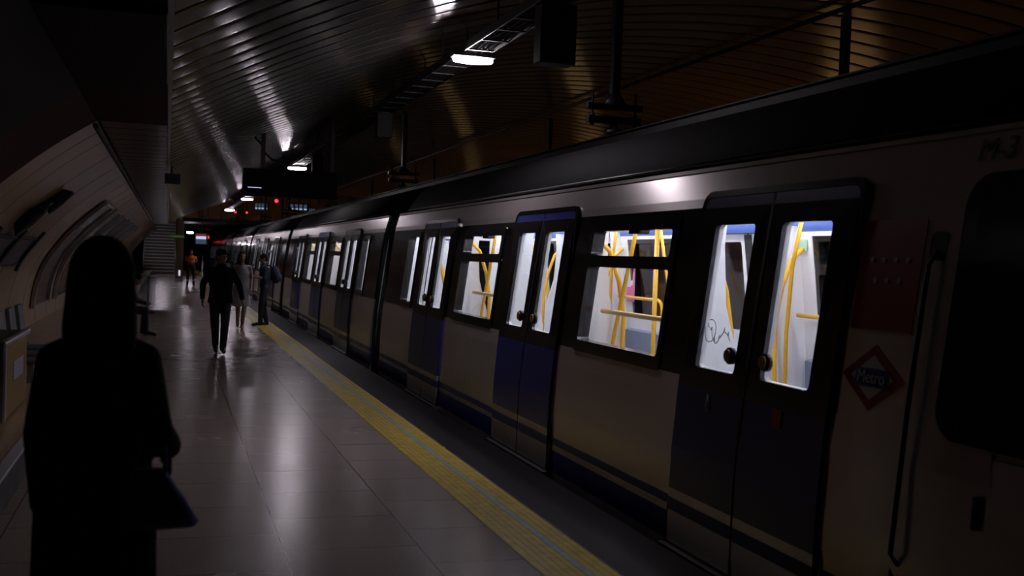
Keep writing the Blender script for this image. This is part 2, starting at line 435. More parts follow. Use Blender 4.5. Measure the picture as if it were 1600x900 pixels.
# positions are mirrored about the middle door; the cab car is longer on its near side
def side_objects(parent, cab):
    y_near = -7.85 if cab else -END
    endw = [5.55] if cab else [-5.55, 5.55]
    def in_door(y): return any(abs(y-d) < DH+.01 for d in DOORS)
    def in_win(y, z):
        if any(abs(y-w) < WH+.06 for w in WINS) and 1.10 < z < 2.06: return True
        if any(abs(y-w) < .33+.05 for w in endw) and 1.10 < z < 2.06: return True
        return False
    ys = {y_near, END}
    for d in DOORS: ys |= {d-DH, d+DH}
    for x in WINS: ys |= {x-WH-.05, x+WH+.05}
    for x in endw: ys |= {x-.37, x+.37}
    if cab: ys |= {-4.93}
    ys = sorted(ys)
    zs = [-.12, -.02, .16, .21, .27, .5, .9, 1.05, 1.10, 1.5, 1.8, 2.0, 2.06, 2.14, 2.2, 2.3, 2.4]
    def fn(y, z):
        if in_door(y) and 0.0 < z < 2.2: return None
        if in_door(y) and z < 0.0: pass
        if in_win(y, z): return None
        if z < -.02: return 0
        if cab and y < -4.93:
            return 1 if z < .16 or .21 < z < .27 else 0
        if z < .16 or .21 < z < .27: return 1
        if z < 1.05: return 0
        if z < 2.14: return 2
        return 0
    zs2 = sorted(set(zs+[0.0])); b = B([M['silver'], M['blue'], M['tband']]); gridskin(b, ys, zs2, fn, 0, .03)
    b.box(-hw(2.4)-.012, -hw(2.4)+.02, y_near, END, 2.385, 2.41, 0)
    b.build('body_side', parent)
    # white lining inside with the same openings
    b = B([M['white'], M['iblue']])
    ysl = [y for y in ys if y > -5.0] if cab else ys
    if cab: ysl = [-4.95]+[y for y in ysl if y > -4.94]
    def fl(y, z):
        if in_door(y) and z < 2.1: return None
        if in_win(y, z): return None
        return 1 if z > 2.1 else 0
    gridskin(b, ysl, [0.02, .5, .9, 1.10, 1.5, 2.0, 2.06, 2.1, 2.2], fl, .085, .10)
    for y in DOORS:                  # white door jambs
        for q in (-DH, DH):
            s = 1 if q > 0 else -1
            b.loft([[sp(y+q, z, .03), sp(y+q, z, .10), sp(y+q+.02*s, z, .10), sp(y+q+.02*s, z, .03)] for z in (0, .9, 1.5, 2.15)], mi=0, smooth=False)
    b.build('side_lining', parent)
    # windows with an upper hopper pane
    for wy in WINS:
        b = B([M['tband']])
        out = rrect(wy-WH-.06, wy+WH+.06, 1.04, 2.10, .05)
        lo = rrect(wy-WH, wy+WH, 1.13, 1.725, .03); up = rrect(wy-WH+.03, wy+WH-.03, 1.815, 2.01, .03)
        mid0 = rrect(wy-WH-.06, wy+WH+.06, 1.04, 1.77, .03); mid1 = rrect(wy-WH-.06, wy+WH+.06, 1.77, 2.10, .03)
        ring(b, mid0, lo, -.012, .09); ring(b, mid1, up, -.012, .09)
        for zz in (1.8,): slab(b, rrect(wy-.10, wy+.10, 1.985, 2.025, .01), .02, .10)
        wo = b.build('window_frame', parent)
        b = B([M['pane']]); slab(b, lo, .03, .036); b.build('pane', wo)
        b = B([M['pane']]); slab(b, up, .03, .036); b.build('pane', wo)
    for wy in endw:
        b = B([M['tband']]); inn = rrect(wy-.33, wy+.33, 1.13, 2.03, .04)
        ring(b, rrect(wy-.39, wy+.39, 1.05, 2.1, .05), inn, -.012, .09); wo = b.build('window_frame', parent)
        b = B([M['pane']]); slab(b, inn, .03, .036); b.build('pane', wo)
    # doors
    for d in DOORS:
        for s in (-1, 1):
            y0, y1 = (d-DH, d-.012) if s < 0 else (d+.012, d+DH)
            g0, g1 = (d-.62, d-.13) if s < 0 else (d+.15, d+.64)
            if s < 0: g0, g1 = d-.64, d-.15
            rs = (0.001, .001 if s < 0 else .09, .09 if s < 0 else .001, .001)
            b = B([M['blue'], M['silver'], M['tband'], M['white']])
            gl = rrect(g0, g1, 1.13, 2.02, .03)
            ring(b, rrect(y0, y1, 1.0, 2.13, .001), gl, -.028, .0, 2)
            ring(b, rrect(y0+.005, y1-.005, 1.0, 2.10, .001), gl, .0, .03, 3)
            slab(b, rrect(y0, y1, 2.13, 2.195, rs=(.001, rs[1]*.6, rs[2]*.6, .001)), -.028, .02, 0)
            for (z0, z1, mi) in ((-.01, .19, 1), (.19, .27, 0), (.27, .33, 1), (.33, .6, 0), (.6, 1.0, 0)):
                gridskin(b, [y0, y1], [z0, z1], lambda y, z: mi, -.028, .0)
            gridskin(b, [y0, y1], [0, .5, 1.0], lambda y, z: 3, .0, .03)
            lf = b.build('door_leaf', parent)
            b = B([M['pane']]); slab(b, gl, .0, .006); b.build('pane', lf)
            b = B([M['rubber']]); b.loft([[sp(d+s*.013, z, -.03), sp(d+s*.013, z, .03), sp(d, z, .03), sp(d, z, -.03)] for z in (0, .9, 1.5, 2.19)], smooth=False); b.loft([[sp(d+s*.07, z, .031), sp(d+s*.07, z, .037), sp(d, z, .037), sp(d, z, .031)] for z in (0.02, .9, 1.5, 2.09)], smooth=False); b.build('door_seal', lf)
            b = B([M['bronze'], M['darkm']])
            c = sp(d+s*.2, 1.235, -.028); c2 = c-V(.018, 0, 0)
            b.tube([c+V(.01, 0, 0), c2], .05, 18, 1); b.tube([c2, c2-V(.016, 0, 0)], .037, 18, 0); b.build('door_button', lf)
        # dark frame around the pair of leaves and a metal sill
        b = B([M['tband']])
        ring(b, rrect(d-DH-.045, d+DH+.045, -.03, 2.24, rs=(.001, .1, .1, .001)), rrect(d-DH-.003, d+DH+.003, -.012, 2.2, rs=(.001, .06, .06, .001)), -.03, .0)
        b.build('door_surround', parent)
        b = B([M['galv']]); b.box(-hw(0)-.07, -hw(0)+.12, d-DH-.05, d+DH+.05, -.075, -.03); b.build('door_sill', parent)
    # seats along the side, draught screens and curved yellow rails
    for wy in WINS:
        b = B([M['seat']]); b.box(-1.13, -.72, wy-.95, wy+.95, .40, .47, bev=.02)
        b.loft([[(-1.14, y, .45), (-1.09, y, .45), (-1.05, y, .95), (-1.11, y, .97)] for y in (wy-.95, wy+.95)], smooth=False)
        b.box(-1.1, -.8, wy-.9, wy+.9, .06, .40, bev=.01); b.build('bench_seat', parent)
    for d in DOORS:
        for s in (-1, 1):
            if cab and d < -4 and s < 0: continue
            y = d+s*(DH+.17); yr = d+s*(DH+.27)
            b = B([M['white']])
            b.loft([[sp(y-.015, z, .10), sp(y+.015, z, .10), sp(y+.015, z, .10+wd), sp(y-.015, z, .10+wd)] for z, wd in ((.1, .42), (.7, .42), (1.1, .38), (1.5, .22), (1.9, .14), (2.15, .12))], smooth=False)
            b.build('draught_screen', parent)
            b = B([M['pole']])
            b.tube([(-hw(z)+q, yr, z) for z, q in ((.1, .44), (.5, .48), (.9, .49), (1.3, .45), (1.6, .36), (1.85, .24), (1.95, .12))], .021, 8)
            b.build('curved_handrail', parent)
            b = B([M['pole']])
            b.tube([(-hw(z)+q, yr+s*k, z) for z, q, k in ((.1, .36, -.08), (.6, .37, -.04), (1.2, .37, .04), (1.8, .35, .18), (2.2, .30, .32))], .019, 8)
            b.build('curved_handrail', parent)
    for wy in WINS:
        b = B([M['pole']])
        b.tube([(-.93, wy+.9, 1.36), (-.93, wy-.25+.0, 1.36)]+[(-.93, wy-.25-.12*sin(a), 1.24+.12*cos(a)) for a in (.4, .8, 1.2, 1.57)]+[(-.93, wy-.38, .5)], .02, 8)
        b.build('seat_handrail', parent)
def cross_slab(b, s, x0, y0, y1, z0, z1, inset):
    zz = [z0, .5, 1.1, 1.6, 2.0, z1]
    b.loft([[V(s*x0, y0, z), V(s*(hw(z)-inset), y0, z), V(s*(hw(z)-inset), y1, z), V(s*x0, y1, z)] for z in zz], smooth=False)
def make_car(name, label, cab, loc):
    t = empty(name, loc, label, 'train car', 'cars of the standing train')
    y_near = -7.85 if cab else -END
    side = empty('side', (0, 0, 0)); 
    before = set(bpy.data.objects)
    side_objects(t, cab)
    bpy.data.objects.remove(side)
    made = [o for o in t.children]
    for o in made:                                    # far side: mirrored copies of every part
        c = dup(o, t); c.scale.x = -1
    # roof
    def roofloop(y, k=1.0):
        pts = [(-.99, 2.40), (-.93, 2.55), (-.80, 2.72), (-.62, 2.84), (-.35, 2.92), (0, 2.95)]
        pts = pts+[(-x, z) for x, z in pts[-2::-1]]
        lower = [(.985, 2.36), (.6, 2.46), (0, 2.50), (-.6, 2.46), (-.985, 2.36)]
        return [V(x*k, y, 2.4+(z-2.4)*k if z > 2.4 else z) for x, z in pts+lower]
    b = B([M['troof']]); b.loft([roofloop(y_near+.02, .96), roofloop(y_near+.1), roofloop(END-.55), roofloop(END-.02, .72)]); b.build('roof', t)
    b = B([M['galv']]); b.tube([(-.985, y_near+.3, 2.445), (-.985, END-.6, 2.445)], .012, 6); b.tube([(.985, y_near+.3, 2.445), (.985, END-.6, 2.445)], .012, 6); b.build('roof_gutter', t)
    b = B([M['ifloor'], M['darkm']]); b.box(-1.15, 1.15, y_near+.05, END-.03, -.05, .02); b.box(-1.0, 1.0, y_near+.3, END-.2, -.75, -.05, 1); b.build('car_floor', t)
    ylo = -4.95 if cab else -END+.06
    b = B([M['white'], M['igrey']])
    prof = [(-1.0, 2.17), (-.86, 2.22), (-.66, 2.33), (-.3, 2.36), (.3, 2.36), (.66, 2.33), (.86, 2.22), (1.0, 2.17)]
    b.loft([[V(x, y, z) for x, z in prof]+[V(x, y, z+.02) for x, z in prof[::-1]] for y in (ylo, END-.06)], smooth=False)
    b.build('ceiling_lining', t)
    for s in (-1, 1):
        b = B([M['strip']]); b.loft([[V(s*.84, y, 2.195), V(s*.68, y, 2.29), V(s*.67, y, 2.28), V(s*.83, y, 2.185)] for y in (ylo+.25, END-.12)], smooth=False); b.build('light_strip', t)
    for yy, s in ([(END-.05, 1)]+([(ylo, -1)])):
        b = B([M['white'], M['darkpane']]); cross_slab(b, -1, .45, yy-.02, yy+.02, .02, 2.3, .11); cross_slab(b, 1, .45, yy-.02, yy+.02, .02, 2.3, .11); b.box(-.45, .45, yy-.02, yy+.02, 2.05, 2.3)
        if cab and s < 0: b.box(-.45, .45, yy-.02, yy+.02, .02, 2.05)
        b.build('end_partition', t)
    b = B([M['rubber']])
    for s in (-1, 1):
        e = B([M['rubber']]); cross_slab(e, s, .5, END-.03, END, -.1, 2.38, .0); e.build('end_wall', t)
    b.box(-.5, .5, END-.03, END, 2.05, 2.5)
    if not cab:
        for s in (-1, 1):
            e = B([M['rubber']]); cross_slab(e, s, .5, -END, -END+.03, -.1, 2.38, .0); e.build('end_wall', t)
        e = B([M['rubber']]); e.box(-.5, .5, -END, -END+.03, 2.05, 2.5); e.build('end_header', t)
    b.build('end_header', t)
    for yy in (-6.2, 6.2) if not cab else (6.2,):
        b = B([M['pole']]); x = -.35 if yy in (-.95,) else 0
        b.tube([(x, yy, .02), (x, yy, 2.34)], .018, 10); b.build('grab_pole', t)
    b = B([M['pole']]); b.tube([(-.36, -.92, .02), (-.36, -.92, 2.34)], .02, 10); b.build('grab_pole', t)
    # gangway to the next car
    if loc[1] < 80:
        b = B([M['rubber']])
        for k in range(9):
            y = END+.02+k*.095; q = .0 if k % 2 else -.05
            b.loft([[V(-1.0+q*-1, yy, -.2), V(1.0+q, yy, -.2), V(1.0+q, yy, 2.3), V(.8, yy, 2.48), V(-.8, yy, 2.48), V(-1.0-q, yy, 2.3)] for yy in (y, y+.07)], smooth=False, cap=False)
        b.build('gangway_bellows', t)
    return t
c1 = make_car('train_car', 'nearest train car, with blue doors, red flag panel and cab at the right', True, (XT, 9.65, 0))
c2 = make_car('train_car', 'second train car, beyond the first dark gangway', False, (XT, 24.7, 0))
labels = ['third train car, behind the man with the backpack', 'fourth train car, behind the walking man and the woman in the dress', 'fifth train car, next to last before the far end of the train', 'last train car at the far end, tinged red at its tip']
for k, L in enumerate(labels):
    c = dup(c2); c.location.y = 39.75+15.05*k; c['label'] = L
    if k == 3:
        for ch in list(c.children):
            if ch.name.startswith('gangway_bellows'): bpy.data.objects.remove(ch)

# extra marks on the near car (local coordinates: y - 9.65)
def loc_side(me, name, y, z, d, parent, label=None, mats=None):
    """put a flat mesh (text in its XY plane) on the platform side of the car"""
    o = bpy.data.objects.new(name, me); COL.objects.link(o); o.parent = parent
    p = sp(y, z, d); sl = (hw(z+.05)-hw(z-.05))/.1
    up = V(-sl, 0, 1).normalized(); right = V(0, -1, 0); nrm = right.cross(up)
    m = Matrix((right, up, nrm)).transposed().to_4x4(); m.translation = p; o.matrix_local = m
    if label: o['label'] = label
    return o
CY = 9.65
b = B([M['red']]); slab(b, rrect(4.24-CY, 4.71-CY, 1.48, 2.01, .004), -.004, -.001); pn = b.build('flag_panel', c1, 'dark red panel with seven small white stars')
for row, ys_ in ((1.82, (4.61, 4.52, 4.43, 4.34)), (1.72, (4.565, 4.475, 4.385))):
    for yy in ys_:
        pts = [sp(yy-CY+(.022 if k % 2 == 0 else .009)*cos(pi/2+k*pi/5), row+(.022 if k % 2 == 0 else .009)*sin(pi/2+k*pi/5), -.006) for k in range(10)]
        b = B([M['swhite']]); b.face(pts); b.build('star', pn)
b = B([M['red'], M['swhite'], M['sblue']])
def dia(cy, cz, a, h, d0, d1, mi): slab(b, [(cy-a, cz), (cy, cz-h), (cy+a, cz), (cy, cz+h)], d0, d1, mi)
ccy, ccz = 4.48-CY, 1.255
dia(ccy, ccz, .24, .158, -.003, -.001, 0); dia(ccy, ccz, .165, .108, -.005, -.003, 1)
slab(b, [(ccy-.125, ccz-.042), (ccy+.125, ccz-.042), (ccy+.125, ccz+.042), (ccy-.125, ccz+.042)], -.007, -.005, 2)
lg = b.build('metro_emblem', c1, 'red diamond emblem with a blue bar')
me = text_mesh('Metro', .085, M['swhite'], .001); loc_side(me, 'lettering', ccy, ccz, -.010, lg)
me = text_mesh('M-3', .145, M['rubber'], .001); loc_side(me, 'car_number', 3.89-CY, 2.30, -.005, c1)
# handrail recess and cab door
b = B([M['rubber'], M['steel']])
slab(b, rrect(4.09-CY, 4.2-CY, .35, 1.95, .03), -.004, -.001, 0)
b.tube([sp(4.145-CY, .45, -.0), sp(4.145-CY, .5, -.04), sp(4.145-CY, 1.2, -.04), sp(4.145-CY, 1.8, -.04), sp(4.145-CY, 1.86, 0)], .012, 8, 0)
b.build('cab_handrail', c1)
b = B([M['tband']]); slab(b, rrect(2.35-CY, 4.0-CY, 1.05, 2.2, .14, 6), -.01, 0); b.build('cab_window', c1, 'black glazed panel of the cab side')
b = B([M['silver'], M['rubber'], M['darkm']])
slab(b, rrect(2.95-CY, 3.62-CY, .0, 1.02, .02), -.012, 0, 0); slab(b, rrect(3.62-CY, 3.635-CY, .0, 1.04, .002), -.006, 0, 1)
slab(b, rrect(3.66-CY, 3.69-CY, .72, .86, .01), -.02, 0, 2); b.build('cab_door', c1)
# small marks on the nearest doors
b = B([M['swhite']]); c = sp(6.0-CY, .93, -.03)
b.tube([c+V(0, .02*cos(a), .035*sin(a)-.02) for a in [2*pi*k/14 for k in range(15)]], .004, 6); b.box(c.x-.003, c.x+.003, c.y-.012, c.y+.012, c.z+.015, c.z+.05)
b.build('door_sticker', c1, 'small white mark on the blue door')
b = B([M['red'], M['swhite']]); slab(b, rrect(5.17-CY, 5.25-CY, .90, 1.0, .01), -.032, -.029, 0); b.build('door_sticker', c1, 'small red square sticker on the blue door')
b = B([M['igrey']]); pts = []
for k in range(40):
    t = k/39; pts.append(sp(6.19-CY-.30*t, 1.33+.055*sin(9*t+1)*(1-.55*t)+(.03 if k % 7 == 0 else 0), -.001))
b.tube(pts, .003, 5)
b.tube([sp(6.15-CY+.07*cos(a), 1.36+.07*sin(a), -.001) for a in [pi*.4+1.7*pi*k/16 for k in range(17)]], .003, 5); b.build('scribble', c1, 'thin marker scribble on the door glass')
# posters inside
b = B([M['pink'], M['swhite']]); x = hw(1.4)-.105
b.box(x-.004, x, 12.38-CY, 12.62-CY, 1.3, 1.72, 0); b.box(x-.006, x-.004, 12.43-CY, 12.57-CY, 1.5, 1.66, 1); b.build('poster', c1, 'pink poster on the far inner wall')
b = B([M['green'], M['swhite']]); b.box(.975, .98, 8.5-CY, 8.72-CY, 1.93, 2.03, 0); b.build('sticker', c1, 'green notice over the far doors')
b = B([M['sblue']]); b.box(x-.004, x, 11.75-CY, 11.87-CY, 1.55, 1.7); b.build('sticker', c1, 'small blue notice on the far doors')

# ------------------------------------------------------------------ overhead equipment
# cable tray and lamps
TX, TZ = 2.80, 3.745
tray = empty('cable_tray', (TX, 0, TZ), 'long grey cable tray hanging from the vault over the platform edge', 'cable tray')
b = B([M['traym']]); [b.box(-.13, .13, 2.2+.5*k, 2.23+.5*k, .0, .012) for k in range(105)]; b.box(-.14, -.128, 2, 55, 0, .08); b.box(.128, .14, 2, 55, 0, .08); b.build('tray', tray)
b = B([M['darkm']])
for x, r in ((-.1, .028), (-.03, .022), (.05, .03), (.11, .02)): b.tube([(x*.85, 2, .012+r), (x*.85, 55, .012+r)], r, 8)
b.build('cables', tray)
y = 3.2
while y < 54:
    for x in (-.13, .13):
        b = B([M['darkm']]); b.tube([(x, y, .05), (x, y, vault_z(TX+x)-TZ+.02)], .010, 6); b.build('hanger_rod', tray)
    y += 2.0
def platform_lamp(y, label, m='lens', x=TX-.02, z=3.69):
    t = empty('platform_lamp', (x, y, z), label, 'lamp', 'lamps under the cable tray')
    b = B([M['galv']]); b.box(-.21, .21, -.10, .10, .012, .05, bev=.012); b.build('lamp_housing', t)
    b = B([M[m]])
    b.loft([[V(q*cos(a)*.20, q*sin(a)*.085, zz) for a in [2*pi*k/20 for k in range(20)]] for q, zz in ((1, .012), (1.03, -.006), (.96, -.028), (.6, -.038))]); b.build('lens', t)
    return t
platform_lamp(10.4, 'bright white lamp, nearest and largest in view')
platform_lamp(25.6, 'white lamp just above the right half of the black hanging sign')
platform_lamp(42.2, 'small white lamp seen below the left end of the black hanging sign')
platform_lamp(54.4, 'tiny white lamp farthest down the cable tray')
# added warm lamps, out of sight behind the train, tinting the vault
for y, L in ((16, 'added unseen warm lamp tinting the vault, nearest'), (28, 'added unseen warm lamp tinting the vault, second'), (40, 'added unseen warm lamp tinting the vault, third'), (52, 'added unseen warm lamp tinting the vault, farthest')):
    t = empty('vault_tint_lamp', (10.6, y, 3.5), L, 'lamp', 'added warm lamps tinting the vault')
    b = B([M['darkm']]); b.box(-.12, .12, -.6, .6, .07, .12); b.tube([(0, 0, .12), (0, 0, vault_z(10.6)-3.47)], .02); b.build('lamp_housing', t)
    b = B([M['lensw']]); b.box(-.1, .1, -.55, .55, -.07, .07, bev=.02); b.build('lens', t)
# boxes hung below the tray
for y, L, s in ((8.1, 'dark box hanging under the cable tray, nearest and largest', 1.12), (15.2, 'small box under the cable tray, between the nearest lamp and the sign', .86), (22.3, 'small pale box under the cable tray, just above the sign', .86)):
    t = empty('junction_box', (TX+.02, y, TZ), L, 'box', 'boxes under the cable tray')
    b = B([M['traym']]); b.box(-.13*s, .13*s, -.09, .09, -.42*s, -.012, bev=.012); b.build('case', t)
    b = B([M['galv']]); b.box(-.05, .05, -.03, .03, -.012, 0); b.build('bracket', t)

# rigid overhead conductor and its hangers
cr = empty('conductor_rail', (XT-.1, 0, 3.06), 'dark rigid overhead conductor rail running above the train roof', 'overhead rail')
b = B([M['black']]); b.box(-.04, .04, -8, 96, 0, .012); b.box(-.012, -.006, -8, 96, -.09, 0); b.box(.006, .012, -8, 96, -.09, 0); b.box(-.02, .02, -8, 96, -.105, -.085); b.build('profile', cr)
cr2 = empty('conductor_rail', (7.55, 0, 3.06), 'dark rigid overhead conductor rail above the empty far track', 'overhead rail')
for ch in cr.children: dup(ch, cr2)
def hanger(x, y, label):
    t = empty('conductor_hanger', (x, y, 3.07), label, 'hanger', 'hangers of the overhead rails')
    top = vault_z(x)-3.07+.05
    b = B([M['darkm']]); b.box(-.04, .04, -.05, .05, .36, top); b.loft([[V(sx, sy, z) for sx, sy in ((-q, -.05), (q, -.05), (q, .05), (-q, .05))] for z, q in ((.30, .12), (.36, .075), (.42, .04))]); b.build('post', t)
    b = B([M['darkm']]); b.box(-.30, .30, -.04, .04, .25, .31, bev=.006); b.build('upper_bar', t)
    b = B([M['darkm']]); b.box(-.29, .29, -.04, .04, .11, .18, bev=.006); b.build('lower_bar', t)
    for s in (-1, 1):
        b = B([M['darkm']]); b.tube([(s*.235, 0, .08), (s*.235, 0, .43)], .013, 8); b.tube([(s*.235, 0, .18), (s*.235, 0, .2)], .026, 6); b.tube([(s*.235, 0, .09), (s*.235, 0, .11)], .026, 6); b.build('threaded_rod', t)
    b = B([M['darkm']]); b.loft([[V(q*cos(a), q*sin(a), z) for a in [2*pi*k/16 for k in range(16)]] for z, q in ((0, .05), (.02, .10), (.05, .085), (.055, .05), (.11, .03))]); b.build('insulator', t)
    return t
names = ['nearest', 'second', 'third', 'fourth', 'fifth']
for k in range(5):
    hanger(XT-.1, 10.45+10.5*k, ['hanger with double crossbar over the near car, largest in view', 'hanger with double crossbar right of the black sign', 'hanger over the train hidden partly behind the sign', 'small far hanger over the fourth car', 'tiny farthest hanger over the train roofs'][k])
for k in range(4):
    hanger(7.55, 11.3+10.5*k-(.0), ['hanger of the far track seen above the roof at centre right', 'hanger of the far track behind the second train hanger', 'hanger of the far track just right of the sign', 'farthest hanger of the far track'][k])
hanger(7.55, 5.6, 'hanger post of the far track at the upper right')

# hanging passenger sign
sg = empty('hanging_sign', (1.85, 18, 2.63), 'long black electronic sign hanging on two posts over the platform', 'sign')
b = B([M['black'], M['darkm']]); b.box(-.74, .74, -.12, .12, 0, .44, 0, bev=.012); b.build('sign_case', sg)
b = B([M['black']]); b.box(-.69, .69, -.130, -.121, .04, .40); b.build('display', sg)
b = B([M['screen']]); b.box(-.67, -.46, -.134, -.131, .125, .137); b.build('reflection_line', sg, 'thin glowing white line standing in for a reflection on the sign')  # reflection at the sign's lower left put in as a glow
for x in (-.44, .66):
    b = B([M['darkm']]); b.box(x-.033, x+.033, -.035, .035, .44, vault_z(1.85+x)-2.61); b.build('post', sg)
b = B([M['darkm']])
b.tube([(-.45, 0, .82), (-.56, .05, .92), (-.51, .05, 1.08), (-.41, 0, 1.10)], .018, 8)
b.tube([(-.41, 0, .70), (-.29, .1, .60), (-.04, .12, .58), (.2, .12, .68), (.31, .1, .82), (.33, .1, .98), (.29, .1, 1.1)], .016, 8)
b.tube([(.58, 0, .9), (.46, .06, 1.0), (.42, .06, 1.15), (.5, 0, 1.28)], .016, 8); b.build('cable_loop', sg)

# speaker / camera under soffit edge
t = empty('loudspeaker', (.03, 17.0, 2.95), 'small dark loudspeaker fixed to the soffit edge', 'loudspeaker')
b = B([M['darkm']]); b.loft([[V(-.10*q, yy, -.19-.07*q), V(.12*q, yy, -.19-.07*q), V(.12*q, yy, -.19+.08*q), V(-.10*q, yy, -.19+.08*q)] for yy, q in ((-.16, 1), (.12, .7))]); b.build('case', t)
b = B([M['darkm']]); b.tube([(0, 0, -.11), (0, 0, .0)], .018); b.build('bracket', t)

# pair of round horns on the left wall
def wall_thing(name, t, y, label, cat): 
    p = wall_pt(t, y, 0); return empty(name, p, label, cat), p
t, p = wall_thing('wall_loudspeaker', 5.25, 15.2, 'pair of round dark loudspeakers on the curved wall', 'loudspeaker')
n = wall_n(5.25); tn = V(n.y, 0, -n.x) if n.y < 0 else V(-n.y, 0, n.x)
nn = V(n.x, 0, n.y); along = nn.cross(V(0, 1, 0)).normalized()
if along.z < 0: along = -along
for q, dy, r in ((.27, .30, .21), (-.14, -.25, .25)):
    b = B([M['darkm']]); c = along*q+V(0, dy, 0)
    e1, e2 = along, V(0, 1, 0)
    b.loft([[c+nn*h+(e1*cos(a)+e2*sin(a)*1.0)*r*k for a in [2*pi*i/20 for i in range(20)]] for h, k in ((0, .6), (.05, .8), (.12, 1), (.14, .98), (.12, .8), (.08, .3))]); b.build('horn', t)
b = B([M['darkm']]); b.tube([along*.27+V(0, .30, 0)+nn*.03, along*-.14+V(0, -.25, 0)+nn*.03], .08, 8); b.build('bracket', t)

# blue route panel with slanted straps
t = empty('route_panel', (0, 0, 0), 'blue-grey map board with slanted dark straps on the curved wall', 'wall board')
b = B([M['adblue']]); wall_patch(b, 3.05, 4.1, 12.5, 18.2, .02, .04, 0, 6); b.build('board', t)
b = B([M['darkm']]); wall_patch(b, 2.98, 3.05, 12.4, 18.3, .02, .06, 0, 2); wall_patch(b, 4.1, 4.17, 12.4, 18.3, .02, .06, 0, 2); b.build('frame', t)
for y in (13.6, 15.9, 18.2):
    b = B([M['darkm']]); wall_patch(b, 2.75, 4.5, y-.10, y+.10, .04, .08, 0, 6); b.build('strap', t)

# dark framed posters further down the wall
k = 0
for y in (22.2, 26.4, 31.0, 35.5, 40.0, 45.0):
    t = empty('wall_poster', (0, 0, 0), ['tall dark curved poster, first after the cream panels', 'dark curved poster, second along the wall', 'dark curved poster, third along the wall', 'dark curved poster, fourth along the wall', 'dark curved poster, fifth along the wall', 'farthest dark curved poster near the stairs'][k], 'poster', 'posters on the curved wall')
    b = B([M['adpanel']]); wall_patch(b, 1.2, 6.6, y, y+2.6, .02, .05, 0, 14); b.build('poster_panel', t)
    b = B([M['steel']]); wall_patch(b, 1.1, 6.7, y-.12, y, .02, .09, 0, 14); wall_patch(b, 1.1, 6.7, y+2.6, y+2.72, .02, .09, 0, 14)
    wall_patch(b, 1.1, 1.2, y-.1, y+2.7, .02, .08, 0, 2); wall_patch(b, 6.6, 6.7, y-.1, y+2.7, .02, .08, 0, 2); b.build('frame', t)
    k += 1

# yellow cabinet on the plinth, seats behind it
t = empty('service_cabinet', (-1.7, 10.0, .255), 'low yellow cabinet with grey corner post at the left edge', 'cabinet')
b = B([M['cabinet']]); b.box(-.45, .43, -.1, 1.5, .0, .62); b.build('body', t)
b = B([M['darkm']]); b.box(-.47, .42, -.13, 1.52, .62, .66, bev=.008); b.build('top', t)
b = B([M['steel']]); b.box(.40, .46, -.16, -.08, 0, .68, bev=.02); b.build('corner_post', t)
b = B([M['steel']]); b.box(.40, .46, -.08, 1.55, .62, .68, bev=.02); b.build('edge_rail', t)
b = B([M['label']]); b.box(.43, .436, .55, 1.2, .28, .45); b.build('label', t)
b = B([M['rubber']]); b.box(.43, .436, .02, .1, .1, .5); b.build('slot', t)
for i, y in enumerate((11.95, 12.75, 13.5)):
    t = empty('platform_chair', (-1.45, y, .255), ['grey platform seat directly behind the yellow cabinet', 'grey platform seat, middle one behind the yellow cabinet', 'grey platform seat farthest behind the yellow cabinet'][i], 'seat', 'seats on the plinth')
    b = B([M['seatback']]); b.box(-.05, .28, -.2, .2, .30, .34, bev=.015); b.build('seat', t)
    b = B([M['seatback']]); b.loft([[V(-.10, -.2, .34), V(-.06, -.2, .34), V(-.06, .2, .34), V(-.10, .2, .34)], [V(-.16, -.2, .80), V(-.12, -.2, .80), V(-.12, .2, .80), V(-.16, .2, .80)]], smooth=False); b.box(-.12, -.04, -.2, .2, .30, .36, bev=.01); b.build('backrest', t)
    b = B([M['steel']]); b.box(.05, .11, -.03, .03, 0, .30); b.build('leg', t)
# bench the seated man uses
t = empty('wall_bench', (-1.25, 23.1, .255), 'dark bench on the plinth under the seated man', 'bench')
b = B([M['seatback']]); b.box(-.22, .34, -.9, .9, .11, .15, bev=.012); b.build('seat', t)
for y in (-.7, .7):
    b = B([M['steel']]); b.box(-.15, .15, y-.03, y+.03, 0, .11); b.build('leg', t)

# bag bin
t = empty('litter_bin', (-.47, 31, 0), 'transparent hanging bag litter bin on the platform, beside the seated man', 'litter bin')
b = B([M['steel']]); b.tube([(.23*cos(a), .23*sin(a), 1.0) for a in [2*pi*k/24 for k in range(25)]], .016, 8); b.build('ring', t)
b = B([M['bagp']]); b.loft([[V(q*cos(a)*(1+.04*sin(5*a)), q*sin(a), z) for a in [2*pi*k/30 for k in range(30)]] for z, q in ((1.0, .22), (.8, .20), (.5, .19), (.2, .19), (.12, .12))], cap=False); b.build('clear_bag', t)
b = B([M['steel']]); b.tube([(0, .25, 0), (0, .25, 1.0)], .02, 8); b.tube([(0, -.0, .06), (0, .0, .95)], .012, 8); b.build('post', t)
b = B([M['darkm']]); b.loft([[V(q*cos(a), q*sin(a), z) for a in [2*pi*k/20 for k in range(20)]] for z, q in ((0, .2), (.05, .2), (.07, .14))]); b.build('base', t)

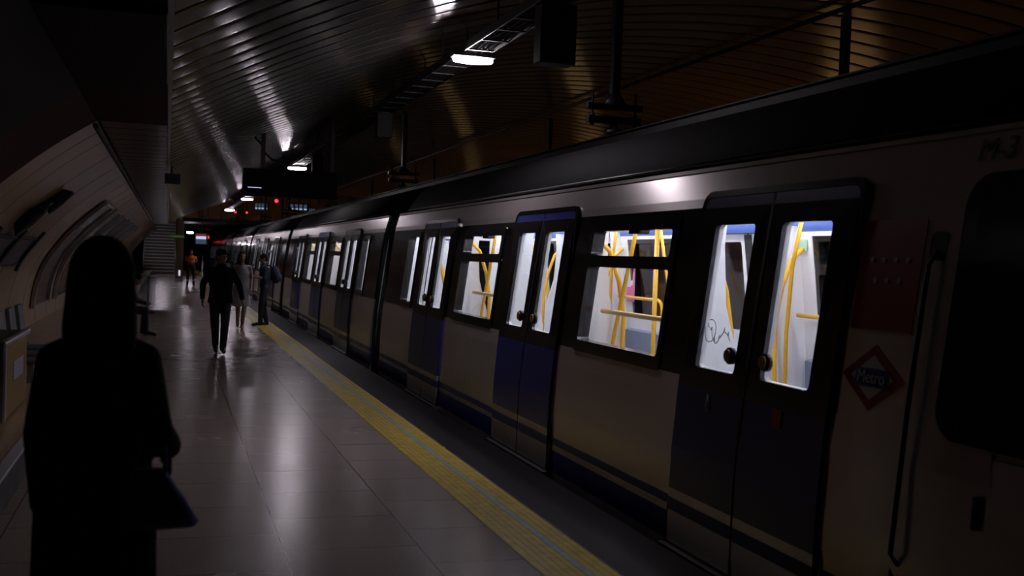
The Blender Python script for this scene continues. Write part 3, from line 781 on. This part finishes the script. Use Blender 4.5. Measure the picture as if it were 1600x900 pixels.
# far end things
t = empty('brown_column', (.62, 62, 0), 'brown column beside the foot of the stairs', 'column')
b = B([M['column']]); b.box(-.2, .2, -.2, .2, 0, 3.28, bev=.02); b.build('shaft', t)
b = B([M['steel']]); b.box(-.22, .22, -.22, .22, 0, .15); b.build('base', t)
b = B([M['screen']]); b.box(-.03, .06, -.235, -.21, .3, .6); b.build('lamp', t, 'small lit lamp low on the column')
t = empty('exit_sign', (.43, 60, 2.33), 'thin green exit sign in front of the stairs', 'sign')
b = B([M['exitg']]); b.box(-.38, .38, -.03, .03, 0, .12); b.build('panel', t)
b = B([M['darkm']]); b.tube([(0, 0, .12), (0, 0, 2.9)], .02); b.build('rod', t)
t = empty('hall_lamp', (1.3, 71, 2.83), 'small white lamp in the dark hall right of the stairs', 'lamp')
b = B([M['lens']]); b.box(-.18, .18, -.1, .1, -.09, -.03, bev=.02); b.build('lens', t)
b = B([M['darkm']]); b.box(-.2, .2, -.12, .12, -.03, 0); b.tube([(0, 0, 0), (0, 0, .485)], .02); b.build('lamp_housing', t)
t = empty('stair_fill_lamp', (-.5, 75.5, 5.0), 'added unseen lamp lighting the staircase', 'lamp')  # lamp added out of view to light the step edges
b = B([M['lens']]); b.box(-.5, .5, -.06, .06, .02, .06); b.build('lens', t)
b = B([M['darkm']]); b.box(-.52, .52, -.08, .08, .06, .2); b.build('lamp_housing', t)
t = empty('monitor', (1.62, 58, 1.98), 'hanging monitor with a glowing pale picture at the platform end', 'monitor')
b = B([M['darkm']]); b.box(-.32, .32, .0, .25, 0, .62, bev=.02); b.build('case', t)
b = B([M['screen']]); b.box(-.27, .23, -.01, .0, .30, .44); b.build('picture', t, 'bright pale band of the picture')
b = B([M['screen_d']]); b.box(-.27, .23, -.01, .0, .06, .30); b.build('picture', t, 'dim blue lower picture')
b = B([M['screen_r']]); b.box(-.27, .23, -.01, .0, .44, .56); b.build('picture', t, 'dull red upper picture')
b = B([M['darkm']]); b.tube([(0, .12, .62), (0, .12, 3.2)], .03); b.build('pole', t)
t = empty('end_post', (1.72, 59, 0), 'thin steel post at the platform end beyond the worker', 'post')
b = B([M['steel']]); b.tube([(0, 0, 0), (0, 0, 1.45)], .035); b.build('shaft', t)
b = B([M['swhite']]); b.tube([(0, 0, .3), (0, 0, .6)], .04); b.build('band', t)
for x, y, z, L in ((3.25, 58, 3.72, 'red signal lamp, left of two over the far train roofs'), (3.85, 58.5, 3.74, 'red signal lamp, right of two over the far train roofs'), (5.2, 57, 4.35, 'larger red signal lamp under the black sign'), (3.0, 91.5, 2.75, 'red lamp at the far tip of the train')):
    t = empty('signal_lamp', (x, y, z), L, 'signal')
    r = .14 if y > 90 else .05 if z < 4 else .09
    b = B([M['redlamp']]); b.ell((0, -.02, 0), r, r*.7, r); b.build('lens', t)
    b = B([M['darkm']]); b.box(-r-.04, r+.04, .0, .14, -r-.05, r+.05); b.tube([(0, .08, r), (0, .08, (5.2 if y < 64 else 3.315)-z)], .03); b.build('housing', t)
for x, y, z, s, L in ((4.42, 56.5, 4.0, .35, 'glowing panel standing in for a pale reflection under the left half of the hanging sign'), (6.3, 56.5, 4.05, .5, 'glowing panel standing in for a pale reflection under the right half of the hanging sign'), (7.3, 60, 4.0, .25, 'small glowing panel standing in for a reflection at the far right of the hall')):
    t = empty('glow_panel', (x, y, z), L, 'glow panel')  # glowing panels stand in for pale reflections at the hall end
    b = B([M['darkm']]); b.box(-s, s, 0, .12, -.22, .22); b.tube([(0, .06, .2), (0, .06, 5.22-z)], .025); b.build('case', t)
    b = B([M['screen_d'], M['screen']])
    for k in range(4):
        b.box(-s+.05+k*s*.45, -s+.05+k*s*.45+s*.3, -.012, 0, -.16, .16, 0)
        b.box(-s+.05+k*s*.45, -s+.05+k*s*.45+s*.3, -.016, -.012, -.10, -.06, 1)
    b.build('panel', t)
# dark portal frames hanging in front of the orange fascia
for x, L in ((2.0, 'dark hanging rail mast left of the red signals'), (3.55, 'dark hanging rail mast between the red signals'), (5.9, 'dark hanging rail mast right of the larger red signal')):
    t = empty('ceiling_mast', (x, 61, 3.45), L, 'mast')
    b = B([M['darkm']]); b.box(-.05, .05, -.05, .05, .06, 1.76); b.build('post', t)
    b = B([M['darkm']]); b.box(-.4, .4, -.05, .05, 0, .07); b.build('crossbar', t)

# ------------------------------------------------------------------ people
def hand(b, wrist, direc, palm_n, thumb_side, s=1.0, curl=.5):
    """palm and five fingers added to the body builder"""
    d = Vector(direc).normalized(); n = Vector(palm_n); n = (n-d*n.dot(d)).normalized(); t = Vector(thumb_side); t = (t-d*t.dot(d)-n*t.dot(n)).normalized()
    w = Vector(wrist)
    for k in (-.022, 0, .022):
        b.cap(w+d*.015+t*k*.7*s, .016*s, w+d*.085*s+t*k*1.25*s, .0135*s)
    for i, (o, L) in enumerate(((.031, .068), (.0105, .078), (-.0105, .072), (-.030, .055))):
        p = w+d*.09*s+t*o*s; r = .0095*s; a = 0
        for j, fr in enumerate((.45, .32, .23)):
            a += curl*(.5+.35*j)
            q = p+(d*cos(a)+n*sin(a))*L*fr*s; b.cap(p, r, q, r*.9); p = q; r *= .92
    p = w+d*.03*s+t*.026*s; q = p+(d*.6+t*.7+n*.25).normalized()*.038*s; b.cap(p, .0125*s, q, .011*s); b.cap(q, .011*s, q+(d*.9+t*.25+n*.35).normalized()*.03*s, .009*s)
def head(b, c, R, s=1.0):
    """head with brow, nose, lips, chin and ears; face looks along local +Y of R"""
    c = Vector(c)
    def P(x, y, z): return c+R @ (V(x, y, z)*s)
    b.ell(P(0, -.012, .025), .074*s, .094*s, .090*s, rot=R); b.ell(P(0, .018, -.035), .058*s, .068*s, .078*s, rot=R)
    b.ell(P(0, .055, -.085), .026*s, .024*s, .022*s, rot=R)
    b.cap(P(0, .083, .012), .009*s, P(0, .104, -.026), .0135*s); b.ell(P(-.012, .094, -.03), .009*s, .009*s, .008*s); b.ell(P(.012, .094, -.03), .009*s, .009*s, .008*s)
    b.cap(P(-.038, .070, .028), .010*s, P(.038, .070, .028), .010*s)
    b.cap(P(-.016, .082, -.054), .0065*s, P(.016, .082, -.054), .0065*s); b.cap(P(-.014, .080, -.064), .0065*s, P(.014, .080, -.064), .0065*s)
    for q in (-1, 1):
        b.ell(P(q*.042, .052, -.025), .022*s, .02*s, .024*s, rot=R)
        b.ell(P(q*.077, -.008, -.008), .010*s, .018*s, .031*s, rot=R)
def torso_loops(sp_, sc, extra=0.0, levels=None):
    out = []
    for (z, cx, cy, rx, ry) in sp_:
        out.append([V(cx+(rx+extra)*cos(a)*sc, cy+(ry+extra)*sin(a)*sc, z) for a in [2*pi*k/22 for k in range(22)]])
    return out
def person(name, loc, rz, label, J, cloth, H=1.75, voxel=.011, fem=False):
    """J: joints in metres for a 1.75 m figure, x right, y forward"""
    k = H/1.75
    t = empty(name, loc, label, 'person', None, rz)
    J = {a: Vector(v)*k for a, v in J.items()}
    for a in ('shL', 'shR'): J[a] += V((-.012 if J[a].x > 0 else .012)*(1.8 if fem else 1), 0, -.025)
    pel, ch, nk, hd = J['pelvis'], J['chest'], J['neck'], J['head']
    R = Matrix.Rotation(J_yaw.get(name+label, 0), 3, 'Z')
    R = cloth.get('headrot', Matrix.Identity(3))
    hipw = .092*k; shw = (.155 if fem else .178)*k
    bod = B([M['skin']])
    # torso
    def sect(c, rx, ry, up=None): return (Vector(c), rx*k, ry*k)
    secs = [sect(pel-V(0, 0, .07*k), .10, .08), sect(pel, .158 if fem else .152, .108), sect(pel.lerp(ch, .4), .125 if fem else .14, .095), sect(ch, .150 if fem else .168, .115), sect(ch.lerp(nk, .5), .118 if fem else .140, .092), sect(ch.lerp(nk, .8), .070, .065), sect(nk, .055, .055), sect(nk.lerp(hd, .5), .052, .055)]
    def loops(ex, upto=8, frm=0):
        return [[c+V((rx+ex)*cos(a), (ry+ex)*sin(a), 0) for a in [2*pi*q/24 for q in range(24)]] for (c, rx, ry) in secs[frm:upto]]
    bod.loft(loops(0))
    head(bod, hd, R, k)
    for s, n in ((-1, 'L'), (1, 'R')):
        sh, el, wr = J['sh'+n], J['el'+n], J['wr'+n]
        bod.cap(ch.lerp(nk, .5)+V(s*.05*k, 0, 0), .06*k, sh, .052*k)
        bod.cap(sh, .050*k, el, .038*k); bod.cap(el, .039*k, wr, .026*k)
        hp = J['hip'+n]; kn = J['kn'+n]; an = J['an'+n]; toe = J['toe'+n]
        bod.cap(hp, .085*k, kn, .056*k); mid = kn.lerp(an, .3)+(0, 0, 0) if False else kn.lerp(an, .3); bod.cap(kn, .054*k, mid, .055*k); bod.cap(mid, .055*k, an, .036*k)
        bod.cap(an-V(0, 0, .02*k), .038*k, toe, .028*k)
        dr = (wr-el).normalized(); pn = J.get('palm'+n, V(-s, 0, 0)); th = J.get('thumb'+n, V(0, 1, 0))
        hand(bod, wr, J.get('hand'+n, dr), pn, th, k, cloth.get('curl', .45))
    remesh(bod, 'body', t, cloth.get('bvox', .007), 3)
    # clothes
    if 'jacket' in cloth:
        m, ex, drop = cloth['jacket']
        c = B([M[m]])
        L = loops(ex, 6, 1)
        hem = [[p+V((p.x-pel.x)*.10, (p.y-pel.y)*.12, -drop) for p in L[0]]]
        c.loft(hem+L); c.tube([ch.lerp(nk, .8), nk+V(0, 0, .03*k)], [.085*k, .072*k], 16)
        for s, n in ((-1, 'L'), (1, 'R')):
            sh, el, wr = J['sh'+n], J['el'+n], J['wr'+n]
            c.cap(ch.lerp(nk, .62)+V(s*.04*k, 0, 0), .066*k, sh, .058*k); c.cap(sh, .064*k, el, .054*k)
            if not cloth.get('short'): c.cap(el, .054*k, el.lerp(wr, .93), .042*k)
            else: pass
        if cloth.get('short') == 2:
            pass
        remesh(c, 'jacket' if not cloth.get('short') else 'shirt', t, voxel, 4)
    if 'trousers' in cloth:
        c = B([M[cloth['trousers']]]); L = loops(.012, 3, 0); c.loft(L)
        for s, n in ((-1, 'L'), (1, 'R')):
            hp = J['hip'+n]; kn = J['kn'+n]; an = J['an'+n]; c.cap(hp, .102*k, kn, .072*k); c.cap(kn, .072*k, an+V(0, 0, .02*k), .056*k)
        remesh(c, 'trousers', t, voxel, 4)
    if 'dress' in cloth:
        m, zhem, rh = cloth['dress']
        c = B([M[m]])
        L = loops(.016, 6, 1)
        hem = [[V(pel.x, pel.y, zhem*k+q*.0)+V(rh*cos(a), rh*.75*sin(a), 0) for a in [2*pi*i/24 for i in range(24)]] for q in (0,)]
        midl = [[p.lerp(h, .5)*1.0 for p, h in zip(L[0], hem[0])]]
        c.loft(hem+midl+L)
        for s, n in ((-1, 'L'), (1, 'R')):
            sh, el = J['sh'+n], J['el'+n]; c.cap(ch.lerp(nk, .6)+V(s*.04*k, 0, 0), .058*k, sh, .052*k); c.cap(sh, .054*k, sh.lerp(el, .45), .050*k)
        remesh(c, 'dress', t, voxel, 4)
    if 'coatdress' in cloth:
        m, zhem, rh = cloth['coatdress']
        c = B([M[m]]); L = loops(.03, 6, 1)
        hem = [[V(pel.x, pel.y, zhem*k)+V(rh*cos(a), rh*.7*sin(a), 0) for a in [2*pi*i/24 for i in range(24)]]]
        midl = [[p.lerp(h, .5) for p, h in zip(L[0], hem[0])]]
        c.loft(hem+midl+L)
        for s, n in ((-1, 'L'), (1, 'R')):
            sh, el, wr = J['sh'+n], J['el'+n], J['wr'+n]
            c.cap(ch.lerp(nk, .55)+V(s*.04*k, 0, 0), .075*k, sh, .064*k); c.cap(sh, .064*k, el, .060*k); c.cap(el, .060*k, el.lerp(wr, .96), .048*k)
        remesh(c, 'coat', t, voxel, 4)
    if 'skirt' in cloth:
        m, z0, z1, r0, r1 = cloth['skirt']; c = B([M[m]])
        c.loft([[V(pel.x+r*cos(a)*(1+.04*sin(6*a)), pel.y+r*.8*sin(a), z*k) for a in [2*pi*i/36 for i in range(36)]] for z, r in ((z1, r1), ((z0+z1)/2, (r0+r1)/2), (z0, r0))])
        remesh(c, 'skirt', t, voxel, 2)
    for s, n in ((-1, 'L'), (1, 'R')):
        an, toe = J['an'+n], J['toe'+n]; c = B([M[cloth.get('shoe', 'shoe')]])
        hl = an-V(0, 0, .03*k)-(toe-an).normalized()*.02*k
        c.cap(hl, .046*k, an.lerp(toe, .5)-V(0, 0, .008*k), .043*k); c.cap(an.lerp(toe, .5)-V(0, 0, .008*k), .043*k, toe+(toe-an).normalized()*.01, .034*k)
        if cloth.get('boot'): c.cap(an-V(0, 0, .02), .05*k, an+V(0, 0, .10*k), .058*k)
        remesh(c, 'shoe', t, .008, 3)
    # hair
    hs = cloth.get('hair', 'short'); c = B([M['hair']])
    def P(x, y, z): return hd+R @ (V(x, y, z)*k)
    c.ell(P(0, -.022, .040), .084*k, .096*k, .092*k, rot=R)
    if hs == 'short': c.ell(P(0, -.055, -.005), .074*k, .055*k, .07*k, rot=R)
    if hs == 'long':
        c.ell(P(0, -.022, .040), .095*k, .104*k, .097*k, rot=R)
        for q in (-1, 0, 1):
            c.cap(P(q*.038, -.03, .03), .064*k, P(q*.052, -.07, -.16), .062*k); c.cap(P(q*.052, -.07, -.16), .062*k, P(q*.06, -.085, -cloth.get('hairlen', .33)), .04*k)
        for q in (-1, 1): c.cap(P(q*.070, -.01, .02), .024*k, P(q*.082, .0, -.17), .028*k)
    if hs == 'shoulder':
        for q in (-1, 0, 1): c.cap(P(q*.04, -.045, .02), .065*k, P(q*.06, -.055, -.13), .06*k)
        for q in (-1, 1): c.cap(P(q*.078, -.005, .03), .026*k, P(q*.085, .0, -.12), .028*k)
    remesh(c, 'hair', t, .008, 3)
    if cloth.get('cap'):
        c = B([M['jeans']]); c.ell(P(0, -.018, .062), .090*k, .103*k, .076*k, rot=R)
        c.ell(P(0, .095, .052), .062*k, .06*k, .010*k, rot=R); remesh(c, 'cap', t, .008, 2)
    for q in (-1, 1):
        c = B([M['hair']]); c.ell(P(q*.031, .078, .006), .011*k, .006*k, .007*k, rot=R); c.build('eye', t)
    return t
J_yaw = {}
def base(**kw):
    d = dict(pelvis=(0, 0, .95), chest=(0, 0, 1.27), neck=(0, .0, 1.49), head=(0, .02, 1.63),
             shL=(-.185, 0, 1.42), shR=(.185, 0, 1.42), elL=(-.24, -.02, 1.13), elR=(.24, -.02, 1.13), wrL=(-.25, .06, .88), wrR=(.25, .06, .88),
             hipL=(-.092, 0, .92), hipR=(.092, 0, .92), knL=(-.10, .02, .50), knR=(.10, .02, .50), anL=(-.10, 0, .085), anR=(.10, 0, .085), toeL=(-.11, .17, .035), toeR=(.11, .17, .035))
    d.update(kw); return d
RZ = lambda a: Matrix.Rotation(a, 3, 'Z'); RX = lambda a: Matrix.Rotation(a, 3, 'X')

# nearest woman, seen from behind, black coat, long hair
J = base(shL=(-.15, 0, 1.385), shR=(.15, 0, 1.385), elR=(.17, -.17, 1.16), wrR=(.215, .03, 1.08), handR=(.05, .25, -1), elL=(-.165, 0, 1.13), wrL=(-.16, .08, .88), knR=(.10, .03, .5), anR=(.10, -.03, .085), toeR=(.11, .14, .035))
woman = person('person', (-.20, 3.8, 0), 0.0, 'person in black coat with long dark hair, nearest at the left, seen from behind', J,
    dict(coatdress=('coat', .42, .20), trousers='coat', hair='long', hairlen=.40, curl=1.0, bvox=.006), H=1.77, voxel=.012, fem=True)
# tote hanging from her right hand / forearm
t = empty('tote_bag', (-.02, 3.66, .86), 'dark purple cloth tote bag hanging at the right arm of the nearest person', 'bag')
def bagloop(z, w, d, sx): return [V(sx+w*cos(a)*(1 if abs(cos(a)) < .9 else .96), d*sin(a)*(1+.08*sin(7*a)), z) for a in [2*pi*i/32 for i in range(32)]]
b = B([M['tote']]); b.loft([bagloop(.0, .11, .03, .02), bagloop(.015, .125, .04, .02), bagloop(.08, .108, .038, .0), bagloop(.14, .085, .03, -.02), bagloop(.19, .06, .022, -.03)]); b.build('bag_body', t)
for dy in (-.02, .02):
    b = B([M['tote']]); b.tube([(-.07, dy, .17), (-.05, dy+.01, .24), (-.01, dy+.02, .33), (.02, dy+.02, .335), (.03, dy+.01, .24), (.03, dy, .17)], .007, 8); b.build('strap', t)

# walking man with cap
J = base(elL=(-.30, -.02, 1.17), wrL=(-.36, .0, .92), elR=(.29, -.03, 1.17), wrR=(.30, .06, .92), knL=(-.07, .14, .52), anL=(-.05, .10, .10), toeL=(-.05, .27, .05), knR=(.08, -.02, .49), anR=(.05, -.16, .13), toeR=(.05, -.02, .04))
person('person', (.88, 19.3, 0), pi+.05, 'person walking in a black jacket and cap in the middle of the platform', J,
    dict(jacket=('coat', .045, .10), trousers='jeans', hair='short', cap=True, headrot=RZ(.55)), H=1.76)
# woman in a grey dress
J = base(knL=(-.07, .05, .50), anL=(-.03, .06, .085), toeL=(-.02, .22, .035), knR=(.07, .02, .49), anR=(.05, -.25, .22), toeR=(.05, -.22, .07), elR=(.22, -.02, 1.14), wrR=(.22, .06, .9), elL=(-.22, -.02, 1.14), wrL=(-.2, .10, .92))
person('person', (1.60, 25.3, 0), pi, 'person in a light grey dress with dark shoulder-length hair walking behind the man', J,
    dict(dress=('dress', .52, .21), hair='shoulder', shoe='skin'), H=1.74, fem=True)
# man with backpack in profile facing left
J = base(neck=(0, .02, 1.49), head=(0, .05, 1.62), elR=(.19, .03, 1.16), wrR=(.10, .27, 1.20), elL=(-.19, .03, 1.15), wrL=(-.10, .27, 1.18), anL=(-.10, .09, .085), toeL=(-.11, .26, .035), knL=(-.10, .08, .5), anR=(.10, -.07, .085), toeR=(.11, .10, .035))
bpm = person('person', (2.2, 26.4, .009), pi/2, 'person with a backpack standing on the yellow strip, facing left and reading a phone', J,
    dict(jacket=('bluecoat', .018, .02), trousers='jeans', hair='short', headrot=RX(-.35), curl=.8, short=1), H=1.70)
t = empty('backpack', (2.2+.235, 26.4, 1.02), 'dark backpack on the back of the person at the platform edge', 'backpack')
b = B([M['bluecoat']])
b.loft([[V(cx+rx*cos(a), ry*sin(a), z) for a in [2*pi*i/20 for i in range(20)]] for z, cx, rx, ry in ((0, .0, .06, .10), (.04, .01, .10, .14), (.2, .01, .11, .15), (.34, -.01, .09, .14), (.41, -.03, .04, .08))]); b.build('pack', t)
b = B([M['bluecoat']]); b.ell((.10, 0, .13), .05, .10, .09); b.build('pocket', t)
for y in (-.10, .10):
    b = B([M['bluecoat']]); b.tube([(-.06, y, .36), (-.17, y, .42), (-.30, y, .36), (-.32, y, .2), (-.22, y, .08), (-.06, y, .04)], .014, 8); b.build('shoulder_strap', t)
t = empty('phone', (2.2-.365, 26.4, 1.19), 'dark phone in the hands of the person with the backpack', 'phone')
b = B([M['darkm']]); b.box(-.006, .006, -.038, .038, -.04, .12, bev=.003); b.build('case', t)
b = B([M['screen_d']]); b.box(.006, .007, -.034, .034, -.03, .11); b.build('display', t)
# worker
J = base(elL=(-.23, 0, 1.16), wrL=(-.10, .20, 1.12), elR=(.23, 0, 1.16), wrR=(.10, .20, 1.12), hipL=(-.1, 0, .92), anL=(-.15, 0, .085), anR=(.15, 0, .085), knL=(-.13, .02, .5), knR=(.13, .02, .5), toeL=(-.17, .16, .035), toeR=(.17, .16, .035))
wk = person('person', (1.07, 54.0, 0), pi, 'worker-like person in an orange vest and dark trousers standing at the far platform end', J,
    dict(jacket=('jeans', .02, .0), trousers='jeans', hair='short', boot=True), H=1.74, voxel=.014)
b = B([M['hivis']]); b.loft([[V((rx)*cos(a), ry*sin(a), z) for a in [2*pi*i/24 for i in range(24)]] for z, rx, ry in ((1.04, .175, .14), (1.16, .18, .145), (1.3, .195, .15), (1.38, .18, .13), (1.45, .10, .09))]); 
for s in (-1, 1): b.tube([(s*.172, 0, 1.39), (s*.225, 0, 1.18)], [.066, .068], 14)
b.build('safety_vest', wk)
b = B([M['refl']]); b.loft([[V(rx*cos(a), ry*sin(a), z) for a in [2*pi*i/24 for i in range(24)]] for z, rx, ry in ((1.16, .184, .149), (1.20, .188, .152))]); b.build('reflective_band', wk)
for s in (-1, 1):
    b = B([M['refl']]); b.tube([(s*.147, .0, .27), (s*.145, .003, .33)], .072, 16); b.build('reflective_band', wk)
# seated man
J = base(pelvis=(0, 0, .53), chest=(0, .10, .83), neck=(0, .22, 1.02), head=(0, .32, 1.13), shL=(-.18, .18, .97), shR=(.18, .18, .97), elL=(-.22, .30, .72), elR=(.22, .30, .72), wrL=(-.08, .50, .66), wrR=(.08, .50, .66),
         hipL=(-.09, .02, .52), hipR=(.09, .02, .52), knL=(-.13, .50, .50), knR=(.13, .50, .50), anL=(-.12, .46, .09), anR=(.12, .52, .09), toeL=(-.12, .63, .035), toeR=(.12, .69, .035))
person('person', (-.88, 23.1, 0), -pi/2, 'person sitting bent forward on the bench at the left wall, looking down', J,
    dict(jacket=('bluecoat', .025, .0), trousers='bluecoat', hair='short', headrot=RX(-.6), curl=.9), H=1.72)
